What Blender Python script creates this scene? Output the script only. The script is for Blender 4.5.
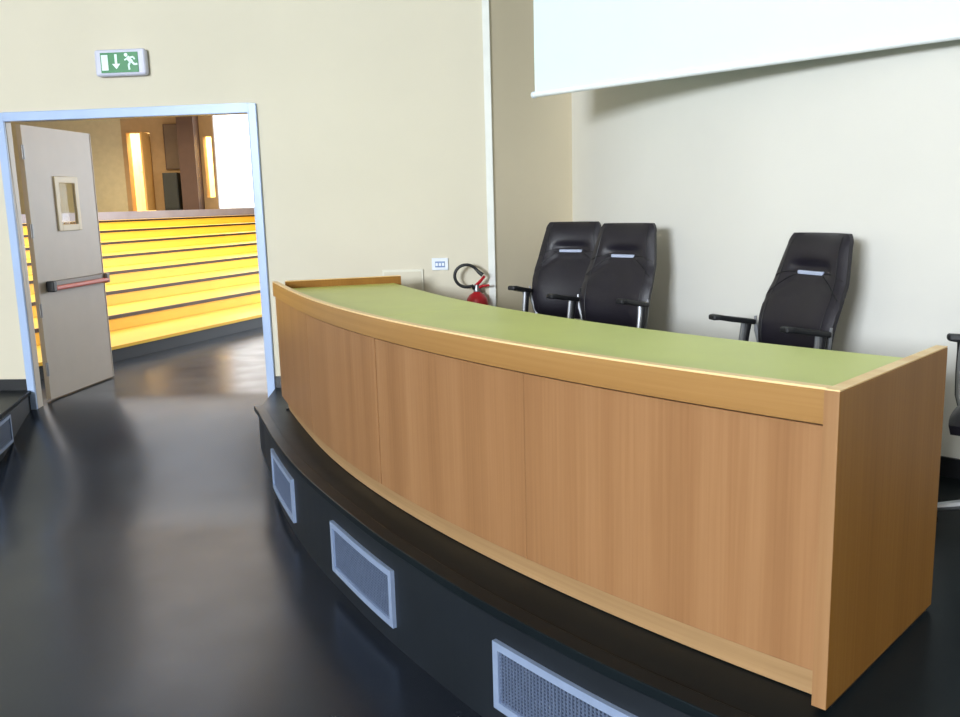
import bpy, math, random
from mathutils import Vector, Matrix
random.seed(4)
for o in list(bpy.data.objects): bpy.data.objects.remove(o, do_unlink=True)
scene = bpy.context.scene
COL = scene.collection
PI = math.pi
R = math.radians

# ------------------------------------------------------------------ camera
cd = bpy.data.cameras.new('camera'); cam = bpy.data.objects.new('camera', cd); COL.objects.link(cam)
cd.sensor_fit = 'HORIZONTAL'; cd.sensor_width = 36.0; cd.lens = 888.39/960*36.0
cd.clip_start = 0.05; cd.clip_end = 200
_rt = Vector((0.99963, -0.00474, -0.02689)); _up = Vector((0.0273, 0.17363, 0.98443)); _fw = Vector((0, 0.98480, -0.17367))
M = Matrix.Identity(4)
for i in range(3):
    M[i][0] = _rt[i]; M[i][1] = _up[i]; M[i][2] = -_fw[i]
M[0][3], M[1][3], M[2][3] = 0.0, 0.0, 1.671
cam.matrix_world = M
scene.camera = cam

# ------------------------------------------------------------------ world, lights, exposure
world = bpy.data.worlds.new('world'); scene.world = world; world.use_nodes = True
world.node_tree.nodes['Background'].inputs[0].default_value = (0.80, 0.88, 1.0, 1)
world.node_tree.nodes['Background'].inputs[1].default_value = 0.6

def area(name, loc, target, sx, sy, power, color):
    l = bpy.data.lights.new(name, 'AREA'); l.shape = 'RECTANGLE'; l.size = sx; l.size_y = sy
    l.energy = power; l.color = color
    o = bpy.data.objects.new(name, l); COL.objects.link(o); o.location = loc
    o.rotation_euler = (Vector(target)-Vector(loc)).to_track_quat('-Z', 'Y').to_euler()
    return o
# assumed daylight source behind the camera, an unseen area lamp without a built window
area('assumed_rear_light', (-6.2, -8.0, 3.5), (-1.0, 3, 1.4), 3.0, 1.8, 1980, (0.83, 0.905, 1.0))
# unseen fill light added overhead to lift the hall's ambient level
area('hall_fill_light', (-1.0, -1.5, 4.5), (-1.0, -1.5, 0), 8.0, 6.0, 120, (1.0, 0.95, 0.88))
# assumed skylight over the foyer steps: an unseen lamp under the solid ceiling
fl = area('assumed_foyer_skylight', (-5.6, 13.0, 4.45), (-5.6, 13.0, 0), 5.0, 11.0, 480, (0.80, 0.88, 1.0))
fl.data.spread = math.radians(150)
# unseen area lamp added at the foyer's right to light leaf and steps
area('added_foyer_side_light', (2.6, 13.0, 2.3), (-4, 11.5, 1.2), 8.0, 3.0, 850, (0.84, 0.92, 1.0))
ll = area('landing_fill_light', (-8.2, 20.5, 4.45), (-8.2, 20.5, 0), 4.0, 4.0, 270, (1.0, 0.86, 0.62))  # unseen lamp added to brighten the landing's back wall
ll.data.spread = math.radians(130)
scene.view_settings.view_transform = 'Standard'
scene.view_settings.look = 'None'
scene.view_settings.exposure = 0.0
scene.view_settings.gamma = 1.0
scene.view_settings.use_curve_mapping = False

# ------------------------------------------------------------------ materials
def srgb(r, g, b):
    def c(v):
        v /= 255.0
        return v/12.92 if v <= 0.04045 else ((v+0.055)/1.055)**2.4
    return (c(r), c(g), c(b), 1)

def plain(name, col, rough=0.5, metal=0.0, var=0.06, scale=6.0, bump=0.0, bscale=80.0, spec=0.5):
    m = bpy.data.materials.new(name); m.use_nodes = True
    nt = m.node_tree; b = nt.nodes['Principled BSDF']
    b.inputs['Roughness'].default_value = rough; b.inputs['Metallic'].default_value = metal
    b.inputs['Specular IOR Level'].default_value = spec
    tc = nt.nodes.new('ShaderNodeTexCoord')
    n = nt.nodes.new('ShaderNodeTexNoise'); n.inputs['Scale'].default_value = scale; n.inputs['Detail'].default_value = 4
    nt.links.new(tc.outputs['Object'], n.inputs['Vector'])
    r = nt.nodes.new('ShaderNodeValToRGB')
    r.color_ramp.elements[0].position = 0.3; r.color_ramp.elements[1].position = 0.7
    r.color_ramp.elements[0].color = tuple(c*(1-var) for c in col[:3])+(1,)
    r.color_ramp.elements[1].color = tuple(min(1, c*(1+var)) for c in col[:3])+(1,)
    nt.links.new(n.outputs['Fac'], r.inputs['Fac']); nt.links.new(r.outputs['Color'], b.inputs['Base Color'])
    if bump > 0:
        n2 = nt.nodes.new('ShaderNodeTexNoise'); n2.inputs['Scale'].default_value = bscale; n2.inputs['Detail'].default_value = 3
        nt.links.new(tc.outputs['Object'], n2.inputs['Vector'])
        bp = nt.nodes.new('ShaderNodeBump'); bp.inputs['Strength'].default_value = bump; bp.inputs['Distance'].default_value = 0.01
        nt.links.new(n2.outputs['Fac'], bp.inputs['Height']); nt.links.new(bp.outputs['Normal'], b.inputs['Normal'])
    return m

def wood(name, dark, mid, light, along='v', rough=0.38, strip=7.0):
    """veneer: wide tone strips across the grain + fine streaks along it (UV in metres)"""
    m = bpy.data.materials.new(name); m.use_nodes = True
    nt = m.node_tree; b = nt.nodes['Principled BSDF']; b.inputs['Roughness'].default_value = rough
    b.inputs['Specular IOR Level'].default_value = 0.25
    uv = nt.nodes.new('ShaderNodeUVMap'); uv.uv_map = 'UVMap'
    def noise(sc_across, sc_along, detail):
        mp = nt.nodes.new('ShaderNodeMapping')
        mp.inputs['Scale'].default_value = (sc_across, sc_along, 1) if along == 'v' else (sc_along, sc_across, 1)
        n = nt.nodes.new('ShaderNodeTexNoise'); n.inputs['Scale'].default_value = 1; n.inputs['Detail'].default_value = detail
        nt.links.new(uv.outputs['UV'], mp.inputs['Vector']); nt.links.new(mp.outputs['Vector'], n.inputs['Vector'])
        return n
    a = noise(strip, 0.12, 1.5); f = noise(90, 1.6, 4)
    mix = nt.nodes.new('ShaderNodeMath'); mix.operation = 'MULTIPLY_ADD'; mix.inputs[1].default_value = 0.35
    sc = nt.nodes.new('ShaderNodeMath'); sc.operation = 'MULTIPLY'; sc.inputs[1].default_value = 0.65
    nt.links.new(a.outputs['Fac'], sc.inputs[0])
    nt.links.new(f.outputs['Fac'], mix.inputs[0]); nt.links.new(sc.outputs[0], mix.inputs[2])
    r = nt.nodes.new('ShaderNodeValToRGB'); e = r.color_ramp.elements
    e[0].position = 0.33; e[0].color = dark; e[1].position = 0.67; e[1].color = light
    k = e.new(0.5); k.color = mid
    nt.links.new(mix.outputs[0], r.inputs['Fac']); nt.links.new(r.outputs['Color'], b.inputs['Base Color'])
    bp = nt.nodes.new('ShaderNodeBump'); bp.inputs['Strength'].default_value = 0.08; bp.inputs['Distance'].default_value = 0.002
    nt.links.new(f.outputs['Fac'], bp.inputs['Height']); nt.links.new(bp.outputs['Normal'], b.inputs['Normal'])
    return m

def emit(name, col, strength):
    m = bpy.data.materials.new(name); m.use_nodes = True
    b = m.node_tree.nodes['Principled BSDF']
    b.inputs['Base Color'].default_value = col; b.inputs['Emission Color'].default_value = col
    b.inputs['Emission Strength'].default_value = strength
    return m

def floor_mat(name, col, rough, spec=0.5):
    m = plain(name, col, rough, 0, 0.12, 2.2, 0, 30, spec)
    nt = m.node_tree; b = nt.nodes['Principled BSDF']
    b.inputs['Specular Tint'].default_value = (0.6, 0.76, 1.0, 1)
    tc = nt.nodes.new('ShaderNodeTexCoord')
    n = nt.nodes.new('ShaderNodeTexNoise'); n.inputs['Scale'].default_value = 3.5; n.inputs['Detail'].default_value = 6
    nt.links.new(tc.outputs['Object'], n.inputs['Vector'])
    mr = nt.nodes.new('ShaderNodeMapRange')
    mr.inputs['From Min'].default_value = 0.3; mr.inputs['From Max'].default_value = 0.7
    mr.inputs['To Min'].default_value = rough-0.03; mr.inputs['To Max'].default_value = rough+0.03
    nt.links.new(n.outputs['Fac'], mr.inputs['Value']); nt.links.new(mr.outputs['Result'], b.inputs['Roughness'])
    return m

def glass_mat(name):
    m = bpy.data.materials.new(name); m.use_nodes = True
    nt = m.node_tree; b = nt.nodes['Principled BSDF']
    b.inputs['Base Color'].default_value = (0.86, 0.9, 0.88, 1); b.inputs['Roughness'].default_value = 0.05
    b.inputs['Transmission Weight'].default_value = 1.0; b.inputs['IOR'].default_value = 1.1
    return m

MT = dict(
    floor=floor_mat('black_linoleum', srgb(32, 37, 46), 0.24, 0.31),
    platform=floor_mat('black_platform_linoleum', srgb(20, 26, 29), 0.36, 0.13),
    riser=plain('dark_platform_front', srgb(20, 26, 33), 0.5, 0, 0.15, 3),
    wall=plain('cream_wall_paint', srgb(215, 208, 188), 0.85, 0, 0.025, 1.2, 0.05, 120),
    wall_tan=plain('tan_wall_paint', srgb(226, 214, 188), 0.85, 0, 0.025, 1.2, 0.05, 120),
    wall_right=plain('pale_wall_paint', srgb(221, 219, 211), 0.85, 0, 0.025, 1.2, 0.05, 120),
    trimw=plain('pale_corner_trim', srgb(226, 228, 222), 0.4),
    base=plain('black_baseboard', srgb(26, 28, 32), 0.45),
    ceil=plain('ceiling_paint', srgb(228, 222, 208), 0.9),
    frame_blue=plain('light_blue_steel_frame', srgb(168, 190, 226), 0.35, 0, 0.03),
    leaf=plain('grey_beige_steel_door', srgb(182, 172, 160), 0.45, 0, 0.03),
    leaf_edge=plain('door_edge', srgb(205, 196, 184), 0.45),
    bead=plain('glazing_bead', srgb(214, 200, 168), 0.45),
    glass=glass_mat('door_glass'),
    coral=plain('coral_red_bar', srgb(205, 100, 84), 0.35),
    black=plain('black_plastic', srgb(22, 22, 24), 0.45),
    barhouse=plain('bar_housing', srgb(110, 98, 86), 0.4),
    steel=plain('steel', srgb(150, 152, 156), 0.35, 0.8),
    alu=plain('aluminium_blue_reflection', srgb(156, 174, 206), 0.38, 0.35, 0.04, 20),  # blue of the reflected daylight is put into the base colour
    grille=plain('grille_wire', srgb(104, 118, 144), 0.42, 0.4, 0.08, 30),
    grille_back=plain('grille_backing', srgb(58, 68, 86), 0.6),
    panel=wood('beech_veneer_front', srgb(136, 97, 63), srgb(147, 107, 71), srgb(157, 117, 80), 'v'),
    fascia=wood('oak_fascia', srgb(142, 103, 58), srgb(153, 114, 66), srgb(164, 125, 76), 'h', 0.35, 14),
    plinth=wood('oak_plinth', srgb(144, 113, 77), srgb(158, 126, 88), srgb(170, 138, 100), 'h', 0.45, 14),
    endp=wood('oak_end_panel', srgb(132, 88, 34), srgb(145, 99, 41), srgb(157, 111, 51), 'v', 0.52, 6),
    edging=wood('oak_edging', srgb(136, 99, 64), srgb(148, 110, 73), srgb(158, 121, 84), 'v', 0.45, 14),
    lip=wood('pale_oak_edge', srgb(222, 180, 118), srgb(234, 198, 140), srgb(242, 212, 160), 'h', 0.35, 14),
    green=plain('green_linoleum_top', srgb(194, 202, 108), 0.36, 0, 0.05, 2.5),
    leather=plain('dark_leather', srgb(28, 25, 34), 0.46, 0, 0.15, 9, 0.10, 160),
    chair_plastic=plain('chair_black_plastic', srgb(26, 27, 30), 0.5),
    strip=plain('silver_strip', srgb(178, 188, 212), 0.4),
    chair_grey=plain('chair_grey_metal', srgb(150, 152, 156), 0.35, 0.5),
    screen=plain('projection_screen', srgb(226, 252, 252), 0.7, 0, 0.01, 1),
    screen_bar=plain('screen_weight_bar', srgb(240, 246, 246), 0.4),
    white=plain('white_plastic', srgb(226, 232, 240), 0.35),
    socket_in=plain('socket_insert', srgb(112, 138, 184), 0.4),
    red=plain('extinguisher_red', srgb(176, 18, 32), 0.3),
    sign_green=plain('sign_green', srgb(20, 122, 62), 0.35),
    sign_white=plain('sign_white', srgb(225, 250, 245), 0.4),
    sign_case=plain('sign_case', srgb(206, 208, 226), 0.4),
    step=plain('yellow_wood_step', srgb(252, 200, 62), 0.4, 0, 0.04, 2.5),
    nosing_shadow=plain('nosing_shadow_brown', srgb(44, 24, 10), 0.5),  # dark colour stands in for the shadow line at each step edge
    foyer_floor=floor_mat('grey_foyer_floor', srgb(150, 152, 176), 0.35),
    foyer_wall=plain('foyer_brown_wall', srgb(176, 144, 98), 0.8),
    foyer_beige=plain('foyer_beige_wall', srgb(200, 186, 146), 0.8),
    foyer_dark=plain('foyer_dark_column', srgb(88, 64, 48), 0.6),
    cabinet=plain('dark_green_cabinet', srgb(48, 48, 38), 0.5),
    board=plain('grey_brown_board', srgb(120, 100, 76), 0.7),
    room_yellow=plain('yellow_room_wall', srgb(250, 234, 196), 0.8),
    door_wood=plain('orange_wood_door', srgb(220, 170, 96), 0.5),
    daylight=emit('daylight_pane', (1.0, 1.0, 1.0, 1), 3.0),
)

# ------------------------------------------------------------------ mesh helpers
class MB:
    def __init__(s): s.v = []; s.f = []; s.uv = []
    def face(s, pts, uvs=None):
        i = len(s.v); s.v += [tuple(p) for p in pts]; s.f.append(tuple(range(i, i+len(pts))))
        s.uv += list(uvs) if uvs else [(0, 0)]*len(pts)
    def box(s, x0, x1, y0, y1, z0, z1):
        P = [(x, y, z) for z in (z0, z1) for y in (y0, y1) for x in (x0, x1)]
        for idx, ax in (((0, 2, 3, 1), 2), ((4, 5, 7, 6), 2), ((0, 1, 5, 4), 1), ((2, 6, 7, 3), 1), ((0, 4, 6, 2), 0), ((1, 3, 7, 5), 0)):
            pts = [P[i] for i in idx]
            s.face(pts, [((p[1], p[2]) if ax == 0 else (p[0], p[2]) if ax == 1 else (p[0], p[1])) for p in pts])
    def prism(s, poly, z0, z1):
        n = len(poly)
        a = sum(poly[i][0]*poly[(i+1) % n][1]-poly[(i+1) % n][0]*poly[i][1] for i in range(n))
        if a < 0: poly = poly[::-1]
        s.face([(x, y, z1) for x, y in poly], [(x, y) for x, y in poly])
        s.face([(x, y, z0) for x, y in poly[::-1]], [(x, y) for x, y in poly[::-1]])
        u = 0
        for i in range(n):
            a, b = poly[i], poly[(i+1) % n]; l = math.dist(a, b)
            s.face([(*a, z0), (*b, z0), (*b, z1), (*a, z1)], [(u, z0), (u+l, z0), (u+l, z1), (u, z1)]); u += l
    def sweep(s, pts, radii, n=10, caps=True):
        rings = []; pts = [Vector(p) for p in pts]
        if not hasattr(radii, '__len__'): radii = [radii]*len(pts)
        ref = None
        for i, p in enumerate(pts):
            t = (pts[min(i+1, len(pts)-1)]-pts[max(i-1, 0)]).normalized()
            if ref is None: ref = Vector((0, 0, 1)) if abs(t.z) < 0.9 else Vector((1, 0, 0))
            a = (ref-t*ref.dot(t)).normalized(); b = t.cross(a); ref = a
            rings.append([p+(a*math.cos(2*PI*k/n)+b*math.sin(2*PI*k/n))*radii[i] for k in range(n)])
        for i in range(len(rings)-1):
            for k in range(n):
                s.face([rings[i][k], rings[i][(k+1) % n], rings[i+1][(k+1) % n], rings[i+1][k]])
        if caps: s.face(rings[0][::-1]); s.face(rings[-1])
    def lathe(s, prof, c=(0, 0, 0), n=20):
        c = Vector(c)
        for (r0, z0), (r1, z1) in zip(prof, prof[1:]):
            for k in range(n):
                a, b = 2*PI*k/n, 2*PI*(k+1)/n
                q = [(r0, a, z0), (r0, b, z0), (r1, b, z1), (r1, a, z1)]
                if r0 < 1e-6: q = [q[0], q[2], q[3]]
                elif r1 < 1e-6: q = q[:3]
                s.face([c+Vector((r*math.cos(t), r*math.sin(t), z)) for r, t, z in q])
    def arc(s, r0, r1, a0, a1, z0, z1, n=24, w=None):
        """curved bar about CEN between radii r0<r1 and angles a0<a1 (degrees)"""
        A = [R(a0+(a1-a0)*i/n) for i in range(n+1)]
        def p(r, a, z):
            q = r+(w(math.degrees(a)) if w else 0.0)
            return (CEN[0]+q*math.cos(a), CEN[1]+q*math.sin(a), z)
        for a, b in zip(A, A[1:]):
            ua, ub = a*7.6, b*7.6
            s.face([p(r1, a, z0), p(r1, b, z0), p(r1, b, z1), p(r1, a, z1)], [(ua, z0), (ub, z0), (ub, z1), (ua, z1)])
            s.face([p(r0, b, z0), p(r0, a, z0), p(r0, a, z1), p(r0, b, z1)], [(ub, z0), (ua, z0), (ua, z1), (ub, z1)])
            s.face([p(r0, a, z1), p(r1, a, z1), p(r1, b, z1), p(r0, b, z1)], [(ua, r0), (ua, r1), (ub, r1), (ub, r0)])
            s.face([p(r0, b, z0), p(r1, b, z0), p(r1, a, z0), p(r0, a, z0)], [(ub, r0), (ub, r1), (ua, r1), (ua, r0)])
        for a, fl in ((A[0], False), (A[-1], True)):
            q = [p(r0, a, z0), p(r1, a, z0), p(r1, a, z1), p(r0, a, z1)]; uu = [(r0, z0), (r1, z0), (r1, z1), (r0, z1)]
            if fl: q, uu = q[::-1], uu[::-1]
            s.face(q, uu)
    def build(s, name, mat, parent=None, smooth=False, bevel=0.0, loc=None, rz=None, seg=2):
        me = bpy.data.meshes.new(name)
        me.from_pydata(s.v, [], s.f)
        ul = me.uv_layers.new(name='UVMap')
        for i, w in enumerate(s.uv): ul.data[i].uv = w
        me.materials.append(MT[mat] if isinstance(mat, str) else mat)
        import bmesh
        bm = bmesh.new(); bm.from_mesh(me)
        bmesh.ops.remove_doubles(bm, verts=bm.verts, dist=1e-5)
        bmesh.ops.recalc_face_normals(bm, faces=bm.faces)
        bm.to_mesh(me); bm.free()
        if smooth:
            for p in me.polygons: p.use_smooth = True
            me.set_sharp_from_angle(angle=R(40))
        o = bpy.data.objects.new(name, me); COL.objects.link(o)
        if parent: o.parent = parent
        if loc is not None: o.location = loc
        if rz is not None: o.rotation_euler = (0, 0, rz)
        if bevel > 0:
            b = o.modifiers.new('bevel', 'BEVEL'); b.width = bevel; b.segments = seg; b.limit_method = 'ANGLE'; b.angle_limit = R(40)
        return o

def box(name, mat, x0, x1, y0, y1, z0, z1, parent=None, bevel=0.0, loc=None, rz=None):
    m = MB(); m.box(x0, x1, y0, y1, z0, z1); return m.build(name, mat, parent, False, bevel, loc, rz)
def tag(o, label, cat, group=None):
    o['label'] = label; o['category'] = cat
    if group: o['group'] = group
    return o
def struct(o, label=None, cat=None):
    o['kind'] = 'structure'
    if label: o['label'] = label; o['category'] = cat
    return o
def empty(name, loc=(0, 0, 0), rz=0.0):
    o = bpy.data.objects.new(name, None); COL.objects.link(o); o.location = loc; o.rotation_euler = (0, 0, rz)
    o.empty_display_size = 0.1
    return o
def copy_tree(o, parent=None):
    c = o.copy(); COL.objects.link(c); c.parent = parent
    for ch in o.children: copy_tree(ch, c)
    return c

CEN = (6.124, 7.416)          # common centre of desk, platform edge and curved rear wall
def pol(r, a): return (CEN[0]+r*math.cos(R(a)), CEN[1]+r*math.sin(R(a)))
def lerp_table(t):
    def f(a):
        if a <= t[0][0]: return t[0][1]
        for (a0, v0), (a1, v1) in zip(t, t[1:]):
            if a <= a1: k = (a-a0)/(a1-a0); return v0+(v1-v0)*(k*k*(3-2*k)*.5+k*.5)
        return t[-1][1]
    return f
WP = lerp_table([(194, .030), (196, .0), (198.5, -.017), (202, -.024), (209, -.022), (214, -.004), (218, .014), (222, .026), (240, .026)])   # platform edge against a 7.77 m circle
def WD(a): return 0.036*max(0.0, (202-a)/6.7)**2       # the desk front flattens towards its left end
ZP = 0.43                     # platform height
ZC = 4.6                      # ceiling

# ------------------------------------------------------------------ hall floor with the ramp up to the door
m = MB()
def ramp_z(y):
    t = min(1.0, max(0.0, (y-4.45)/2.1)); return 0.31*t*t*(3-2*t)
xs = (-9, -3.6, -0.7, 9.5)
for x0, x1 in zip(xs, xs[1:]):
    for y0, y1 in ((-9, 4.2), (4.2, 4.45)): m.face([(x0, y0, 0), (x1, y0, 0), (x1, y1, 0), (x0, y1, 0)])
for k in range(44):
    ya, yb = 4.45+2.3*k/44, 4.45+2.3*(k+1)/44
    m.face([(-3.6, ya, ramp_z(ya)), (-0.7, ya, ramp_z(ya)), (-0.7, yb, ramp_z(yb)), (-3.6, yb, ramp_z(yb))])
struct(m.build('floor', 'floor', smooth=True), 'glossy black linoleum floor rising in a short ramp to the door', 'floor')

# platform carrying the desk
def arcpts(r, a0, a1, n): return [pol(r, a0+(a1-a0)*i/n) for i in range(n+1)]
def plat_poly(r, dx=0.0):
    return [pol(r+WP(194.07+80.0*i/104), 194.07+80.0*i/104) for i in range(105)] + arcpts(5.42, 274.07, 189, 66) + [(0.14, 6.03), (-1.44, 6.16), (-1.40, 5.545)]
m = MB(); m.prism(plat_poly(7.75), -0.02, ZP-0.035)
plat = struct(m.build('platform', 'riser'), 'low black curved platform under the desk', 'platform')
m = MB(); m.prism(plat_poly(7.77), ZP-0.035, ZP)
m.build('platform_deck', 'platform', plat, bevel=0.006)
m = MB(); m.arc(7.715, 7.776, 194.15, 274, ZP-0.028, ZP+0.004, 104, WP)
m.build('platform_nosing', 'platform', plat, bevel=0.004)
# platform on the far side of the ramp
lp = [(-3.235, 6.255), (-3.05, 5.49), (-3.03, 5.22), (-3.25, 4.75), (-4.3, 4.2), (-9, 3.6), (-9, 6.74)]
m = MB(); m.prism(lp, -0.02, ZP-0.03)
plat2 = struct(m.build('platform', 'riser'), 'black platform beside the door on the left', 'platform')
m = MB(); m.prism([(x+0.012 if x > -8 else x, y) for x, y in lp], ZP-0.03, ZP); m.build('platform_deck', 'platform', plat2, bevel=0.005)

# ------------------------------------------------------------------ walls
WL, WR = Vector((-3.24, 6.25, 0)), -math.atan2(0.083, 0.997)     # door wall: origin at the door frame's outer left edge
def wl(s, d=0.0):    # world point at run s along the door wall, d behind its face
    c, sn = math.cos(WR), math.sin(WR)
    return (WL.x+s*c-d*sn, WL.y+s*sn+d*c)
m = MB()
m.box(-6.2, 0.03, 0, 0.06, 0, ZC); m.box(1.78, 3.335, 0, 0.06, 0, ZC); m.box(0.03, 1.78, 0, 0.06, 2.32, ZC)
struct(m.build('wall_left', 'wall', loc=WL, rz=WR), 'cream painted wall with the double doorway', 'wall')
m = MB(); m.box(3.325, 3.372, -0.012, 0.06, ZP, ZC)
struct(m.build('trim_1', 'trimw', bevel=0.004, loc=WL, rz=WR), 'pale vertical corner strip on the wall', 'trim')
p0, p1 = wl(3.365, 0.0), (0.735, 6.585)
dv = Vector((p1[0]-p0[0], p1[1]-p0[1])).normalized(); nb = Vector((-dv.y, dv.x))*0.15
m = MB(); m.prism([p0, p1, (p1[0]+nb.x, p1[1]+nb.y), (p0[0]+nb.x, p0[1]+nb.y)], 0, ZC)
struct(m.build('wall_center', 'wall_tan'), 'narrow tan wall section behind the pair of chairs', 'wall')
m = MB(); m.arc(5.30, 5.49, 187.6, 310, 0, ZC, 134)
struct(m.build('wall_right', 'wall_right', smooth=True), 'pale curved wall behind the chairs', 'wall')
# baseboards
struct(box('baseboard_left', 'base', -6.0, 0.0, -0.014, 0.0, ZP, ZP+0.08, loc=WL, rz=WR))
struct(box('baseboard_door', 'base', 1.815, 3.325, -0.014, 0.0, ZP, ZP+0.08, loc=WL, rz=WR))
m = MB(); m.arc(5.49, 5.504, 188.2, 274, ZP, ZP+0.085, 90)
struct(m.build('baseboard_right', 'base'))
na = -nb.normalized()*0.014
m = MB(); q0 = (p0[0]+dv.x*.02, p0[1]+dv.y*.02); m.prism([q0, (p1[0]-dv.x*.02, p1[1]-dv.y*.02), (p1[0]-dv.x*.02+na.x, p1[1]-dv.y*.02+na.y), (q0[0]+na.x, q0[1]+na.y)], ZP, ZP+0.08)
struct(m.build('baseboard_center', 'base'))
# rest of the hall, behind the camera
struct(box('wall_side', 'wall', -9.2, -9.0, -9, 6.9, 0, ZC))
struct(box('wall_back', 'wall', -9.2, 9.7, -9.2, -9.0, 0, ZC))
struct(box('wall_far_side', 'wall', 9.5, 9.7, -9, 4.5, 0, ZC))
struct(box('ceiling', 'ceil', -9.2, 9.7, -9.2, 6.9, ZC, ZC+0.15))

# ------------------------------------------------------------------ doorway with its two open leaves
door = struct(empty('door_1', WL, WR), 'double doorway with light blue steel frame and grey leaf standing open', 'door')
ZF = 0.31
m = MB()
prof_z = 2.352
for s0, s1 in ((0.0, 0.056), (1.756, 1.812)):
    m.box(s0, s1, -0.022, 0.0, ZF-.03, prof_z)
m.box(0.056, 1.756, -0.022, 0.0, 2.292, prof_z)
m.build('door_frame', 'frame_blue', door, bevel=0.005)
m = MB()
m.box(0.03, 0.056, 0.0, 0.065, ZF-.03, 2.32); m.box(1.756, 1.782, 0.0, 0.065, ZF-.03, 2.32); m.box(0.056, 1.756, 0.0, 0.065, 2.292, 2.32)
m.build('door_jamb', 'leaf_edge', door, bevel=0.003)

def leaf(hinge, free, flip):
    """leaf object in wall-local space, its run along +x; visible face at -y"""
    h, f = Vector(hinge), Vector(free); d = f-h
    inv = Matrix.Rotation(-WR, 2)
    hl = inv @ (h-Vector((WL.x, WL.y))); dl = inv @ d
    ang = math.atan2(dl.y, dl.x); L = d.length; s = -1 if not flip else 1
    def bx(x0, x1, ya, yb, z0, z1, mm):
        mm.box(x0, x1, min(ya*s, yb*s), max(ya*s, yb*s), z0, z1)
    # leaf panel with window opening (x .335-.62, z 1.55-1.93)
    wx0, wx1, wz0, wz1 = 0.335, 0.62, 1.552, 1.93
    mm = MB(); zb, zt = ZF+0.012, 2.288
    bx(0, wx0, 0, -0.036, zb, zt, mm); bx(wx1, L, 0, -0.036, zb, zt, mm)
    bx(wx0, wx1, 0, -0.036, zb, wz0, mm); bx(wx0, wx1, 0, -0.036, wz1, zt, mm)
    lf = mm.build('door_leaf', 'leaf', door, loc=(hl.x, hl.y, 0), rz=ang)
    mm = MB()
    for a in ((wx0-.012, wx0+.035, wz0-.012, wz1+.012), (wx1-.035, wx1+.012, wz0-.012, wz1+.012), (wx0+.035, wx1-.035, wz0-.012, wz0+.035), (wx0+.035, wx1-.035, wz1-.035, wz1+.012)):
        bx(a[0], a[1], 0.0, 0.012, a[2], a[3], mm)
    mm.build('glazing_frame', 'bead', lf, bevel=0.003)
    mm = MB(); bx(wx0+.001, wx1-.001, -0.022, -0.028, wz0+.001, wz1-.001, mm); mm.build('pane', 'glass', lf)
    mm = MB(); bx(L, L+0.006, 0.004, -0.04, zb, zt, mm); mm.build('edge_strip', 'leaf_edge', lf)
    # panic bar
    mm = MB(); bx(0.10, L-0.012, 0.0, 0.04, 1.142, 1.180, mm); mm.build('panic_bar_rail', 'barhouse', lf, bevel=0.006)
    mm = MB(); bx(0.12, L-0.012, 0.03, 0.064, 1.112, 1.146, mm); mm.build('panic_bar', 'coral', lf, bevel=0.012)
    for a in (0.085, L-0.058):
        mm = MB(); bx(a, a+0.052, 0.0, 0.062, 1.104, 1.184, mm); mm.build('panic_bar_bracket', 'black' if a < .5 else 'barhouse', lf, bevel=0.01)
    for hz in (0.55, 0.98, 1.55, 2.1):
        mm = MB(); mm.lathe([(0, hz-.05), (.012, hz-.05), (.012, hz+.05), (0, hz+.05)], (-0.012, 0.004*s, 0), 10); mm.build('hinge', 'steel', lf, smooth=True)
    return lf
leaf((-3.164, 6.405), (-3.060, 7.285), False)
leaf((-1.475, 6.26), (-1.60, 7.13), True)

# ------------------------------------------------------------------ foyer beyond the doorway
A2, L2 = Vector((-0.933, 0.36)), Vector((0.36, 0.933))
def al(a, l): p = A2*a+L2*l; return (p.x, p.y)
m = MB(); m.face([(-13, 6.75, ZF), (3, 6.75, ZF), (3, 24, ZF), (-13, 24, ZF)])
struct(m.build('floor_foyer', 'floor'))
stair = tag(empty('stepped_seating', (*al(6.0, 8), ZF)), 'flight of wide yellow wooden steps seen through the doorway', 'steps')
def at_stair(mb, name, mat, parent, bevel=0.0):
    o = mb.build(name, mat, parent, bevel=bevel)
    o.matrix_parent_inverse = Matrix.Translation(-Vector((*al(6.0, 8), ZF)))
    return o
NS, TR, RH = 8, 0.82, 0.1512
m = MB(); m.prism([al(6.03, 4.75), al(6.3, 4.75), al(6.3, 20), al(6.03, 20)], ZF+0.001, ZF+0.12)
at_stair(m, 'base_riser', 'riser', stair)
for k in range(NS):
    a, z = 6.0+TR*k, 0.46+RH*k
    a1 = a+TR+0.05
    m = MB(); z0 = z-RH if k else z-0.03
    m.prism([al(a, 4.75), al(a1, 4.75), al(a1, 20), al(a, 20)], z0+0.001, z)
    st = at_stair(m, 'step', 'step', stair)
    if k:
        m = MB(); m.prism([al(a-0.025, 4.75), al(a+0.02, 4.75), al(a+0.02, 20), al(a-0.025, 20)], z-0.030, z+0.004)  # strip shaped and coloured as the shadow under the step edge
        o = m.build('nosing_shadow', 'nosing_shadow', st)
ztop = 0.46+RH*NS
m = MB(); a = 6.0+TR*NS
m.prism([al(a, 3.0), (-13, 10), (-13, 24.0), (-4.0, 24.0), al(a, 20.8)], ztop-RH, ztop)
struct(m.build('floor_landing', 'foyer_floor'), 'grey floor of the landing above the yellow steps', 'floor')
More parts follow.
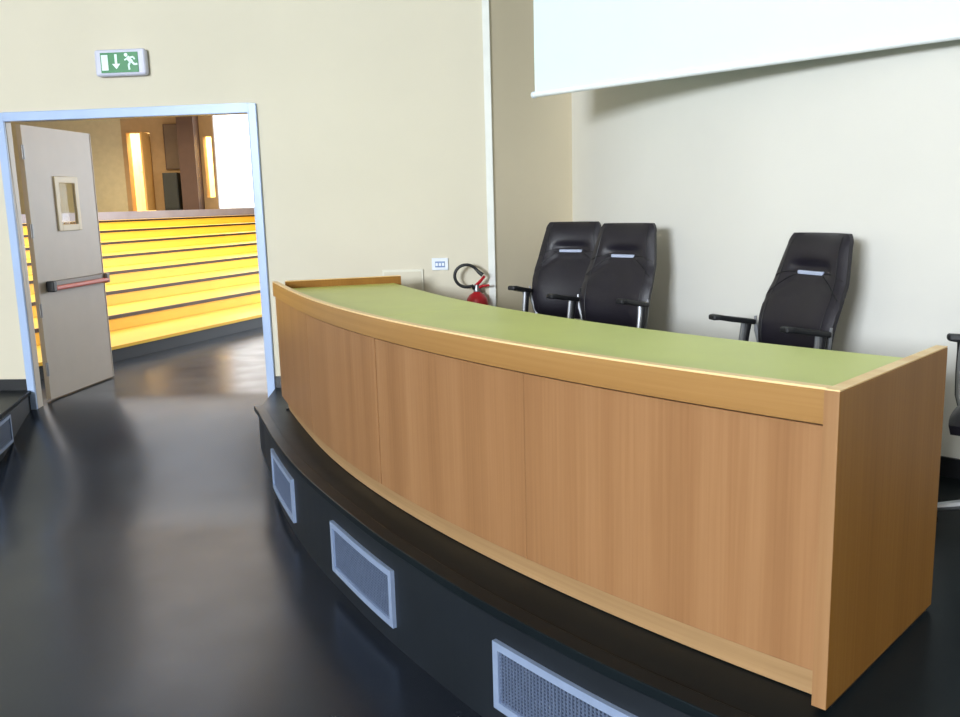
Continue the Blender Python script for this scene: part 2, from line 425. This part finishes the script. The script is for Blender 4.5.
# landing back wall with two lit openings and a bright window
YB = 24.0
m = MB()
for x0, x1, z0, z1 in ((-13, -9.24, 0, 5),):
    m.box(x0, x1, YB, YB+.3, z0, z1)
struct(m.build('wall_foyer_beige', 'foyer_beige'))
m = MB()
for x0, x1, z0, z1 in ((-9.24, -9.12, 0, 5), (-9.12, -8.5, 3.7, 5), (-9.12, -8.5, 0, ztop), (-8.5, -7.12, 0, 5), (-7.12, -6.9, 0, 1.98), (-7.12, -6.9, 3.56, 5), (-6.9, -6.84, 0, 5), (-6.84, -5.3, 0, ztop), (-6.84, -5.3, 4.5, 5), (-5.3, 3, 0, 5)):
    m.box(x0, x1, YB, YB+.3, z0, z1)
struct(m.build('wall_foyer_back', 'foyer_wall'))
for x0, x1, z0, z1 in ((-9.6, -8.05, ztop, 4.2), (-7.5, -6.3, ztop, 4.2)):
    m = MB()
    m.box(x0, x1, YB+2.0, YB+2.1, z0, z1); m.box(x0-.1, x0, YB+.3, YB+2.1, z0, z1); m.box(x1, x1+.1, YB+.3, YB+2.1, z0, z1); m.box(x0, x1, YB+.3, YB+2.1, z0-.1, z0); m.box(x0, x1, YB+.3, YB+2.1, z1, z1+.1)
    struct(m.build('wall_lit_room', 'room_yellow'))
    area('assumed_room_lamp', ((x0+x1)/2, YB+1.1, z1-.06), ((x0+x1)/2, YB+1.1, 0), x1-x0-.3, 1.4, 100, (1.0, 0.86, 0.58))  # assumed lamp, unseen, that lights the room behind each bright opening
dl = struct(empty('door_2', (-8.52, YB+0.02, ztop)), 'orange wooden door standing open in the lit landing doorway', 'door')
box('door_leaf', 'door_wood', -0.055, 0.0, -0.55, 0.25, 0.01, 2.0, dl); box('door_handle', 'steel', -0.11, -0.055, -0.48, -0.36, 0.98, 1.01, dl)
wn = struct(empty('window_1', (-6.84, YB, ztop)), 'tall white daylit window on the landing', 'window')
box('pane', 'daylight', 0.03, 1.51, 0.10, 0.11, 0.02, 2.81, wn)
m = MB(); m.box(0, .03, 0.02, .14, 0, 2.83); m.box(1.51, 1.54, .02, .14, 0, 2.83); m.box(.03, 1.51, .02, .14, 0, .02); m.box(.03, 1.51, .02, .14, 2.81, 2.83); m.build('window_frame', 'white', wn)
struct(box('column', 'foyer_dark', -7.62, -7.2, YB-.5, YB, ztop, 5), 'dark brown column on the landing', 'column')
cb = empty('low_cabinet', (-7.92, YB-.3, ztop)); tag(cb, 'small dark cabinet against the landing wall', 'cabinet')
box('body', 'cabinet', -.19, .19, -.15, .29, 0, .96, cb, 0.01); box('door', 'cabinet', -.17, .17, -.165, -.15, .05, .92, cb, 0.004)
nb_ = tag(empty('notice_board', (-7.92, YB, 2.75)), 'grey brown board on the wall above the dark cabinet', 'board')
box('panel', 'board', -.19, .19, -.03, -0.002, 0, 1.12, nb_); m = MB(); m.box(-.21, -.19, -.04, -.002, -.02, 1.14); m.box(.19, .21, -.04, -.002, -.02, 1.14); m.box(-.19, .19, -.04, -.002, -.02, 0); m.box(-.19, .19, -.04, -.002, 1.12, 1.14); m.build('frame', 'foyer_dark', nb_)
struct(box('wall_foyer_left', 'foyer_beige', -13.2, -13, 6.9, 24.2, 0, 5)); struct(box('wall_foyer_right', 'foyer_wall', 3, 3.2, 6.4, 24.2, 0, 5))
struct(box('ceiling_foyer', 'ceil', -13.2, 3.2, 6.92, 24.2, ZC, ZC+.15))

# ------------------------------------------------------------------ curved desk
desk = tag(empty('conference_desk', (*pol(7.3, 210), ZP)), 'long curved wooden speakers desk with green top on the black platform', 'desk')
dinv = Matrix.Translation(-Vector((*pol(7.3, 210), ZP)))
def part(mb, name, mat, parent=desk, bevel=0.0, smooth=False, sub=False):
    o = mb.build(name, mat, parent, smooth, bevel)
    if not sub: o.matrix_parent_inverse = dinv
    return o
RD, RB = 7.608, 6.865
ZT = ZP+0.80
DA0, DA1 = 195.35, 225.78
TH = 0.27                                   # end panel thickness in degrees (about 30 mm)
edges = [DA0+(DA1-DA0-TH-0.02)*i/4 for i in range(5)]
gaps = [0.0, 0.006, 0.035, 0.006, 0.004]
for i in range(4):
    m = MB(); m.arc(RD-0.034, RD-0.012, edges[i]+gaps[i], edges[i+1]-gaps[i+1], ZP+0.088, ZT-0.094, 14, WD)
    part(m, 'front_panel', 'panel', bevel=0.0015)
m = MB(); m.arc(RD-0.03, RD, DA0, DA1-TH, ZT-0.088, ZT-0.006, 60, WD); fs = part(m, 'front_fascia', 'fascia', bevel=0.002)
m = MB(); m.arc(RD-0.03, RD-0.001, DA0, DA1-TH, ZT-0.006, ZT, 60, WD); part(m, 'edge_lip', 'lip', fs, 0.001, sub=True)
m = MB(); m.arc(RD-0.072, RD-0.048, DA0, DA1-TH, ZP+0.003, ZP+0.086, 60, WD); part(m, 'plinth', 'plinth', bevel=0.002)
m = MB(); m.arc(RD-0.10, RD-0.076, DA0+TH, DA1-TH, ZP+0.01, ZT-0.07, 60, WD); part(m, 'carcass', 'black')
for (b0, b1, zt_, ro, rb) in ((DA0, DA0+TH, ZT, RD-0.074, RB-0.04), (DA1-TH, DA1, ZT, RD+0.012, RB)):
    m = MB(); m.arc(rb, ro, b0, b1, ZP+0.012, zt_-0.004, 1, WD); ep = part(m, 'end_panel', 'endp', bevel=0.003)
    m = MB(); m.arc(rb+.001, ro-0.001, b0+.004, b1-.004, zt_-0.004, zt_, 1, WD); part(m, 'edge_lip', 'lip', ep, 0.001, sub=True)
    m = MB(); m.arc(RB+0.03, RD-0.03, b0+.04, b1-.04, ZP, ZP+0.012, 1, WD); part(m, 'foot', 'black', ep, sub=True)
m = MB(); m.arc(RD+0.0122, RD+0.0145, DA1-TH+.003, DA1-.003, ZP+0.014, ZT-0.003, 1); part(m, 'front_edging', 'edging', ep, sub=True)
mid = 208.2
for b0, b1 in ((DA0+TH, mid-0.012), (mid+0.012, DA1-TH)):
    m = MB(); m.arc(RB+0.005, RD-0.031, b0+.004, b1-.004, ZT-0.082, ZT-0.045, 30, WD); part(m, 'desktop', 'green', bevel=0.002)
m = MB(); m.arc(RB+0.02, RB+0.045, DA0+TH, DA1-TH, ZT-0.16, ZT-0.083, 40, WD); part(m, 'back_rail', 'fascia', bevel=0.002)

# ------------------------------------------------------------------ vent grilles in the platform front
def vent(a0, a1, label):
    z0, z1, r0 = 0.082, 0.312, 7.7505+WP((a0+a1)/2)*0
    v = tag(empty('vent_grille', (*pol(r0, (a0+a1)/2), z0)), label, 'vent', 'vent grilles in the platform front')
    inv = Matrix.Translation(-Vector((*pol(r0, (a0+a1)/2), z0)))
    def pt(mb, n, mt, bev=0.0):
        o = mb.build(n, mt, v, bevel=bev); o.matrix_parent_inverse = inv; return o
    w = 0.026; dw = math.degrees(w/7.75)
    m = MB(); m.arc(r0, r0+0.016, a0, a1, z1-w, z1, 10, WP); m.arc(r0, r0+0.016, a0, a1, z0, z0+w, 10, WP)
    m.arc(r0, r0+0.016, a0, a0+dw, z0+w, z1-w, 1, WP); m.arc(r0, r0+0.016, a1-dw, a1, z0+w, z1-w, 1, WP)
    pt(m, 'frame', 'alu')
    m = MB(); m.arc(r0+.0005, r0+0.002, a0+dw*.9, a1-dw*.9, z0+w*.9, z1-w*.9, 10, WP); pt(m, 'backing', 'grille_back')
    m = MB(); n = 15
    for i in range(n):
        z = z0+w+(z1-z0-2*w)*(i+.5)/n; m.arc(r0+.003, r0+.0065, a0+dw, a1-dw, z-.0028, z+.0028, 8, WP)
    n = 40
    for i in range(n):
        a = a0+dw+(a1-a0-2*dw)*(i+.5)/n; h = math.degrees(.0032/7.75); m.arc(r0+.004, r0+.008, a-h, a+h, z0+w, z1-w, 1, WP)
    g = pt(m, 'mesh', 'grille'); g['kind'] = 'stuff'
vent(198.75, 203.55, 'metal vent grille in the platform front nearest the doorway')
vent(208.55, 213.35, 'middle metal vent grille in the platform front')
vent(218.25, 223.05, 'metal vent grille in the platform front cut by the bottom edge of the photo')
# grille on the side of the left platform
vd = Vector((0.185, -0.76)).normalized(); vn = Vector((0.76, 0.185)).normalized()
vs = Vector((-3.235, 6.255))+vd*0.60
v = tag(empty('vent_grille', (vs.x+vn.x*.001, vs.y+vn.y*.001, 0.20), math.atan2(vd.y, vd.x)), 'vent grille on the side of the left platform at the photo edge', 'vent', 'vent grilles in the platform front')
m = MB(); m.box(0, .5, 0.0, .012, 0.0, .02); m.box(0, .5, 0.0, .012, .165, .185); m.box(0, .02, 0, .012, .02, .165); m.box(.48, .5, 0, .012, .02, .165); m.build('frame', 'alu', v)
box('backing', 'grille_back', .015, .485, .0005, .002, .015, .17, v)
m = MB()
for i in range(10): m.box(.02, .48, .003, .006, .026+i*.0145, .032+i*.0145)
g = m.build('mesh', 'grille', v); g['kind'] = 'stuff'

# ------------------------------------------------------------------ projection screen
n2 = Vector((-0.718, -0.696)); t2 = Vector((0.696, -0.718))     # outward normal, run to the right
so = Vector((0.352, 5.328))
scr = tag(empty('projection_screen', (so.x, so.y, 2.255), math.atan2(t2.y, t2.x)), 'large white projection screen hanging in front of the curved wall', 'screen')
box('fabric', 'screen', 0.012, 4.18, -0.002, 0.002, 0.03, 2.12, scr)
m = MB(); m.sweep([(0, 0, 0.016), (4.19, 0, 0.016)], 0.016, 12); m.build('bottom_bar', 'screen_bar', scr, smooth=True)
for x in (0.0, 4.18):
    m = MB(); m.sweep([(x-.004, 0, .016), (x+.012, 0, .016)], 0.020, 12); m.build('bar_cap', 'white', scr, smooth=True)
m = MB(); m.box(-.04, 4.23, -.07, .07, 2.10, 2.25); m.build('roller_case', 'white', scr, bevel=0.02)

# ------------------------------------------------------------------ chairs
def backrest_mesh(zb=0.50, zt=1.10, nu=28, nv=44):
    m = MB()
    def width(t):     # half width
        w = 0.215+0.022*math.sin(PI*min(1, t*1.1))-0.030*max(0, t-0.45)/0.55
        if t > 0.93: w *= 1-0.10*((t-0.93)/0.07)**2
        if t < 0.10: w *= 1-0.22*((0.10-t)/0.10)**2
        return w
    def cy(t): return 0.205-0.05*math.sin(PI*min(1, t*1.6))*0.6+0.135*t**1.25
    def off(u, t):    # cushion relief (towards the sitter = -y)
        e = (1-abs(u)**6)*(1-abs(2*t-1)**10)
        d = 0.034*e+0.010*(1-u*u)*math.exp(-((t-0.33)/0.25)**2)+0.012*(1-u*u)*math.exp(-((t-0.88)/0.10)**2)
        d -= 0.026*math.exp(-((t-0.735)/0.045)**2)*max(0, 1-(u/0.62)**4)
        # stitched seams fanning down to the sides
        s = abs(u)-0.30; d -= 0.006*math.exp(-((t-(0.66-0.28*max(0, s)))/0.018)**2)*(1 if s > 0 else 0)
        return d
    fr, bk = [], []
    for j in range(nv+1):
        t = j/nv; z = zb+(zt-zb)*t; a = []; b = []
        for i in range(nu+1):
            u = -1+2*i/nu; x = u*width(t); wrap = -0.030*u*u
            a.append((x, cy(t)+wrap-off(u, t), z)); b.append((x*0.985, cy(t)+wrap+0.038*(1-0.35*abs(u)**4), z))
        fr.append(a); bk.append(b)
    for j in range(nv):
        for i in range(nu):
            m.face([fr[j][i], fr[j][i+1], fr[j+1][i+1], fr[j+1][i]]); m.face([bk[j][i+1], bk[j][i], bk[j+1][i], bk[j+1][i+1]])
        for i in (0, nu): m.face([fr[j][i], fr[j+1][i], bk[j+1][i], bk[j][i]])
    for j in (0, nv):
        for i in range(nu): m.face([fr[j][i], fr[j][i+1], bk[j][i+1], bk[j][i]])
    return m, width, cy, off
def make_chair():
    t = empty('office_chair')
    m, width, cy, off = backrest_mesh()
    br = m.build('backrest', 'leather', t, smooth=True)
    tt = 0.70; z = 0.50+0.60*tt; y = cy(tt)-0.026
    m = MB(); m.box(-.078, .078, y-.008, y+.010, z-.009, z+.009); h = m.build('handle_strip', 'strip', br, bevel=0.004)
    h['label'] = 'silver handle strip'
    def onb(u, q, lift=0.0015):          # point on the cushion face
        return (u*width(q), cy(q)-0.030*u*u-off(u, q)-lift, 0.50+0.60*q)
    for sd in (-1, 1):
        for (u0, q0, u1, q1) in ((.36, .69, .95, .52), (.40, .70, .95, .66)):
            m = MB(); m.sweep([onb(sd*(u0+(u1-u0)*k/8), q0+(q1-q0)*k/8+.02*math.sin(PI*k/8)) for k in range(9)], .0022, 6); m.build('seam', 'black', br, smooth=True)
        m = MB(); m.sweep([onb(sd*.80, .04+.94*k/20) for k in range(21)], .0018, 6); m.build('seam', 'black', br, smooth=True)
    # seat cushion
    m = MB(); nu, nv = 14, 14; top = []; bot = []
    for j in range(nv+1):
        v_ = -1+2*j/nv; a = []; b = []
        for i in range(nu+1):
            u = -1+2*i/nu
            k = math.sqrt(max(0.0, 1-0.12*(u*v_)**2)); x, yy = 0.24*u*k, 0.235*v_*k
            e = (1-abs(u)**6)*(1-abs(v_)**6); dz = -0.05*max(0, -v_-0.6)**1.5
            a.append((x, yy-.01, 0.435+0.055*e**0.5+dz)); b.append((x*.97, yy*.97-.01, 0.40+dz))
        top.append(a); bot.append(b)
    for j in range(nv):
        for i in range(nu):
            m.face([top[j][i], top[j][i+1], top[j+1][i+1], top[j+1][i]]); m.face([bot[j][i+1], bot[j][i], bot[j+1][i], bot[j+1][i+1]])
        for i in (0, nu): m.face([top[j][i], bot[j][i], bot[j+1][i], top[j+1][i]])
    for j in (0, nv):
        for i in range(nu): m.face([top[j][i], top[j][i+1], bot[j][i+1], bot[j][i]])
    m.build('seat', 'leather', t, smooth=True)
    # bracket: grey bows from under the seat up the lower flanks of the back
    for s in (-1, 1):
        m = MB(); pts = [(s*.05, .18, .478), (s*.15, .175, .480), (s*.19, .178, .498), (s*.214, .175, .55), (s*.236, .165, .63), (s*.244, .165, .70)]
        m.sweep(pts, [.014, .014, .013, .012, .010, .006], 8); m.build('back_bracket', 'chair_grey', t, smooth=True)
    # arms
    for s in (-1, 1):
        m = MB()
        pr = [(-0.09, .724, .022), (-0.06, .724, .033), (0.01, .710, .036), (0.09, .696, .034), (0.15, .686, .026)]
        for (ya, za, wa), (yb, zb, wb) in zip(pr, pr[1:]):
            x = s*.242
            q = [(x-wa, ya, za), (x+wa, ya, za), (x+wb, yb, zb), (x-wb, yb, zb)]; lo = [(p[0]*1, p[1], p[2]-.026) for p in q]
            m.face(q); m.face(lo[::-1]); m.face([q[0], q[3], lo[3], lo[0]]); m.face([q[2], q[1], lo[1], lo[2]])
            if ya == pr[0][0]: m.face([q[1], q[0], lo[0], lo[1]])
            if yb == pr[-1][0]: m.face([q[3], q[2], lo[2], lo[3]])
        ar = m.build('armrest', 'chair_plastic', t, bevel=0.008)
        ln = [(s*.242, .115, .675), (s*.244, .112, .63), (s*.244, .10, .55), (s*.24, .085, .47), (s*.22, .06, .41), (s*.16, .02, .388), (s*.10, 0, .386)]
        m = MB(); m.sweep(ln, [.024, .020, .019, .018, .017, .016, .014], 10); m.build('arm_post', 'chair_plastic', ar, smooth=True)
        m = MB(); m.sweep([(x-s*.0, y-.020, z) for x, y, z in ln[:5]], [.011, .012, .012, .011, .009], 8); m.build('post_sleeve', 'chair_grey', ar, smooth=True)
    m = MB(); m.box(-.11, .11, -.12, .12, .355, .402); m.build('mechanism', 'chair_plastic', t, bevel=0.012)
    m = MB(); m.lathe([(0, .10), (.032, .10), (.032, .22), (.02, .225), (.02, .36), (0, .36)]); m.build('gas_column', 'chair_plastic', t, smooth=True)
    bs = MB(); bs.lathe([(0, .075), (.05, .08), (.055, .10), (.04, .125), (0, .125)]); base = bs.build('star_base', 'chair_grey', t, smooth=True)
    for k in range(5):
        a = R(-90+72*k+0); c, s = math.cos(a), math.sin(a)
        m = MB(); m.sweep([(c*.03, s*.03, .105), (c*.16, s*.16, .095), (c*.305, s*.305, .068)], [.024, .020, .014], 8); m.build('base_leg', 'chair_grey', base, smooth=True)
        m = MB(); cx, cyy = c*.305, s*.305
        for off_ in (-.016, .016):
            tx, ty = -s, c
            m.sweep([(cx+tx*(off_-.008), cyy+ty*(off_-.008), .028), (cx+tx*(off_+.008), cyy+ty*(off_+.008), .028)], .028, 14)
        m.build('caster', 'chair_plastic', base, smooth=True)
    return t
chair0 = make_chair()
def face(fx, fy): return math.atan2(fy, fx)+PI/2          # local -Y points along (fx, fy)
spots = [((0.455, 5.42), face(-0.52, -0.86), 'dark leather office chair at the left of the pair, beside the tan wall section'),
         ((0.625, 4.82), face(-0.72, -0.69), 'dark leather office chair at the right of the pair, in front of the pale wall'),
         ((1.245, 3.88), face(-0.93, -0.37), 'dark leather office chair standing alone behind the right half of the desk'),
         ((1.96, 3.08), face(-0.60, -0.80), 'office chair cut off by the right edge of the photo, only arm and base showing')]
for i, ((x, y), rz, lab) in enumerate(spots):
    c = chair0 if i == 0 else copy_tree(chair0)
    c.location = (x, y, ZP); c.scale = (1, 1, 0.965 if i == 2 else 1); c.rotation_euler = (0, 0, rz); tag(c, lab, 'chair', 'office chairs behind the desk')

# ------------------------------------------------------------------ things on the door wall
sg = tag(empty('exit_sign', (*wl(0.928), 2.64), WR), 'green emergency exit sign in pale case above the doorway', 'exit sign')
m = MB(); m.box(-.173, .173, -.06, -.001, -.085, .085); m.build('case', 'sign_case', sg, bevel=0.018, seg=3)
box('face', 'sign_green', -.128, .128, -.064, -.0601, -.066, .062, sg)
def flat(name, polys):
    m = MB()
    for p in polys:
        m.face([(x, -.0652, z) for x, z in p]); m.face([(x, -.0641, z) for x, z in p[::-1]])
        for (a, b) in zip(p, p[1:]+p[:1]): m.face([(a[0], -.0652, a[1]), (a[0], -.0641, a[1]), (b[0], -.0641, b[1]), (b[0], -.0652, b[1])])
    m.build(name, 'sign_white', sg)
flat('door_symbol', [[(-.121, -.05), (-.077, -.05), (-.077, .048), (-.121, .048)]])
flat('arrow_symbol', [[(-.030, .05), (-.014, .05), (-.014, -.012), (-.030, -.012)], [(-.050, -.010), (.006, -.010), (-.022, -.044)]])
def bar(a, b, w):
    d = Vector((b[0]-a[0], b[1]-a[1])).normalized()*w/2; n = Vector((-d.y, d.x))
    return [(a[0]+n.x, a[1]+n.y), (a[0]-n.x, a[1]-n.y), (b[0]-n.x, b[1]-n.y), (b[0]+n.x, b[1]+n.y)]
hd = [(.048+.012*math.cos(k*PI/5), .044+.012*math.sin(k*PI/5)) for k in range(10)]
flat('running_figure_symbol', [hd, bar((.056, .03), (.084, -.002), .026), bar((.062, .024), (.036, .012), .010), bar((.068, .026), (.098, .030), .010), bar((.098, .030), (.106, .014), .010),
     bar((.078, .004), (.062, -.022), .013), bar((.062, -.022), (.066, -.05), .012), bar((.084, 0), (.104, -.018), .014), bar((.104, -.018), (.122, -.014), .011)])
sk = tag(empty('wall_socket', (*wl(3.0), 1.266), WR), 'white wall socket plate on the cream wall beside the extinguisher', 'socket')
box('plate', 'white', -.056, .056, -.012, -.001, -.041, .041, sk, 0.004); box('insert', 'socket_in', -.033, .033, -.016, -.012, -.022, .018, sk, 0.002)
for x in (-.022, 0, .022): box('module', 'white', x-.008, x+.008, -.018, -.0161, -.012, .008, sk, 0.001)
MT['access'] = plain('access_panel_paint', srgb(222, 218, 202), 0.5)
ap = tag(empty('access_panel', (*wl(2.745), 0.72), WR), 'cream access panel on the wall behind the left end of the desk', 'panel')
box('frame', 'access', -.14, .14, -.014, -.001, 0, .515, ap, 0.003); box('door', 'wall', -.126, .126, -.018, -.0141, .014, .50, ap, 0.002)

# fire extinguisher
ex = tag(empty('fire_extinguisher', (*wl(3.25, -0.085), 0.635), WR), 'red fire extinguisher with black hose hanging on the cream wall', 'extinguisher')
m = MB(); m.lathe([(0, 0), (.055, 0), (.07, .012), (.074, .03), (.074, .365), (.068, .40), (.05, .428), (.026, .442), (.022, .450), (0, .450)], n=28); m.build('cylinder', 'red', ex, smooth=True)
m = MB(); m.lathe([(0, .445), (.022, .445), (.024, .455), (.018, .475), (.018, .495), (0, .495)], n=16); vv = m.build('valve', 'steel', ex, smooth=True)
m = MB(); m.sweep([(-.01, 0, .487), (.02, -.005, .512), (.055, -.008, .552)], [.010, .011, .009], 8); m.build('lever', 'red', vv, smooth=True)
m = MB(); m.sweep([(.0, 0, .472), (.04, -.004, .486), (.085, -.006, .490)], [.010, .009, .007], 8); m.build('handle', 'red', vv, smooth=True)
m = MB(); pts = [(-.018, -.01, .468)]
for k in range(22):
    a = R(-62-k*(262/21.0)); pts.append((-.064+.078*math.cos(a), -.02-.012*math.sin(k*.14), .556+.074*math.sin(a)))
m.sweep(pts, .0105, 10); m.build('hose', 'black', ex, smooth=True)
m = MB(); m.sweep([pts[-1], (pts[-1][0]+.02, -.03, pts[-1][2]-.02), (pts[-1][0]+.045, -.03, pts[-1][2]-.04)], [.011, .013, .015], 10); m.build('nozzle', 'black', ex, smooth=True)
m = MB(); m.box(-.02, .02, .07, .084, .20, .46); m.box(-.02, .02, .0, .075, .43, .44); m.build('wall_bracket', 'steel', ex)
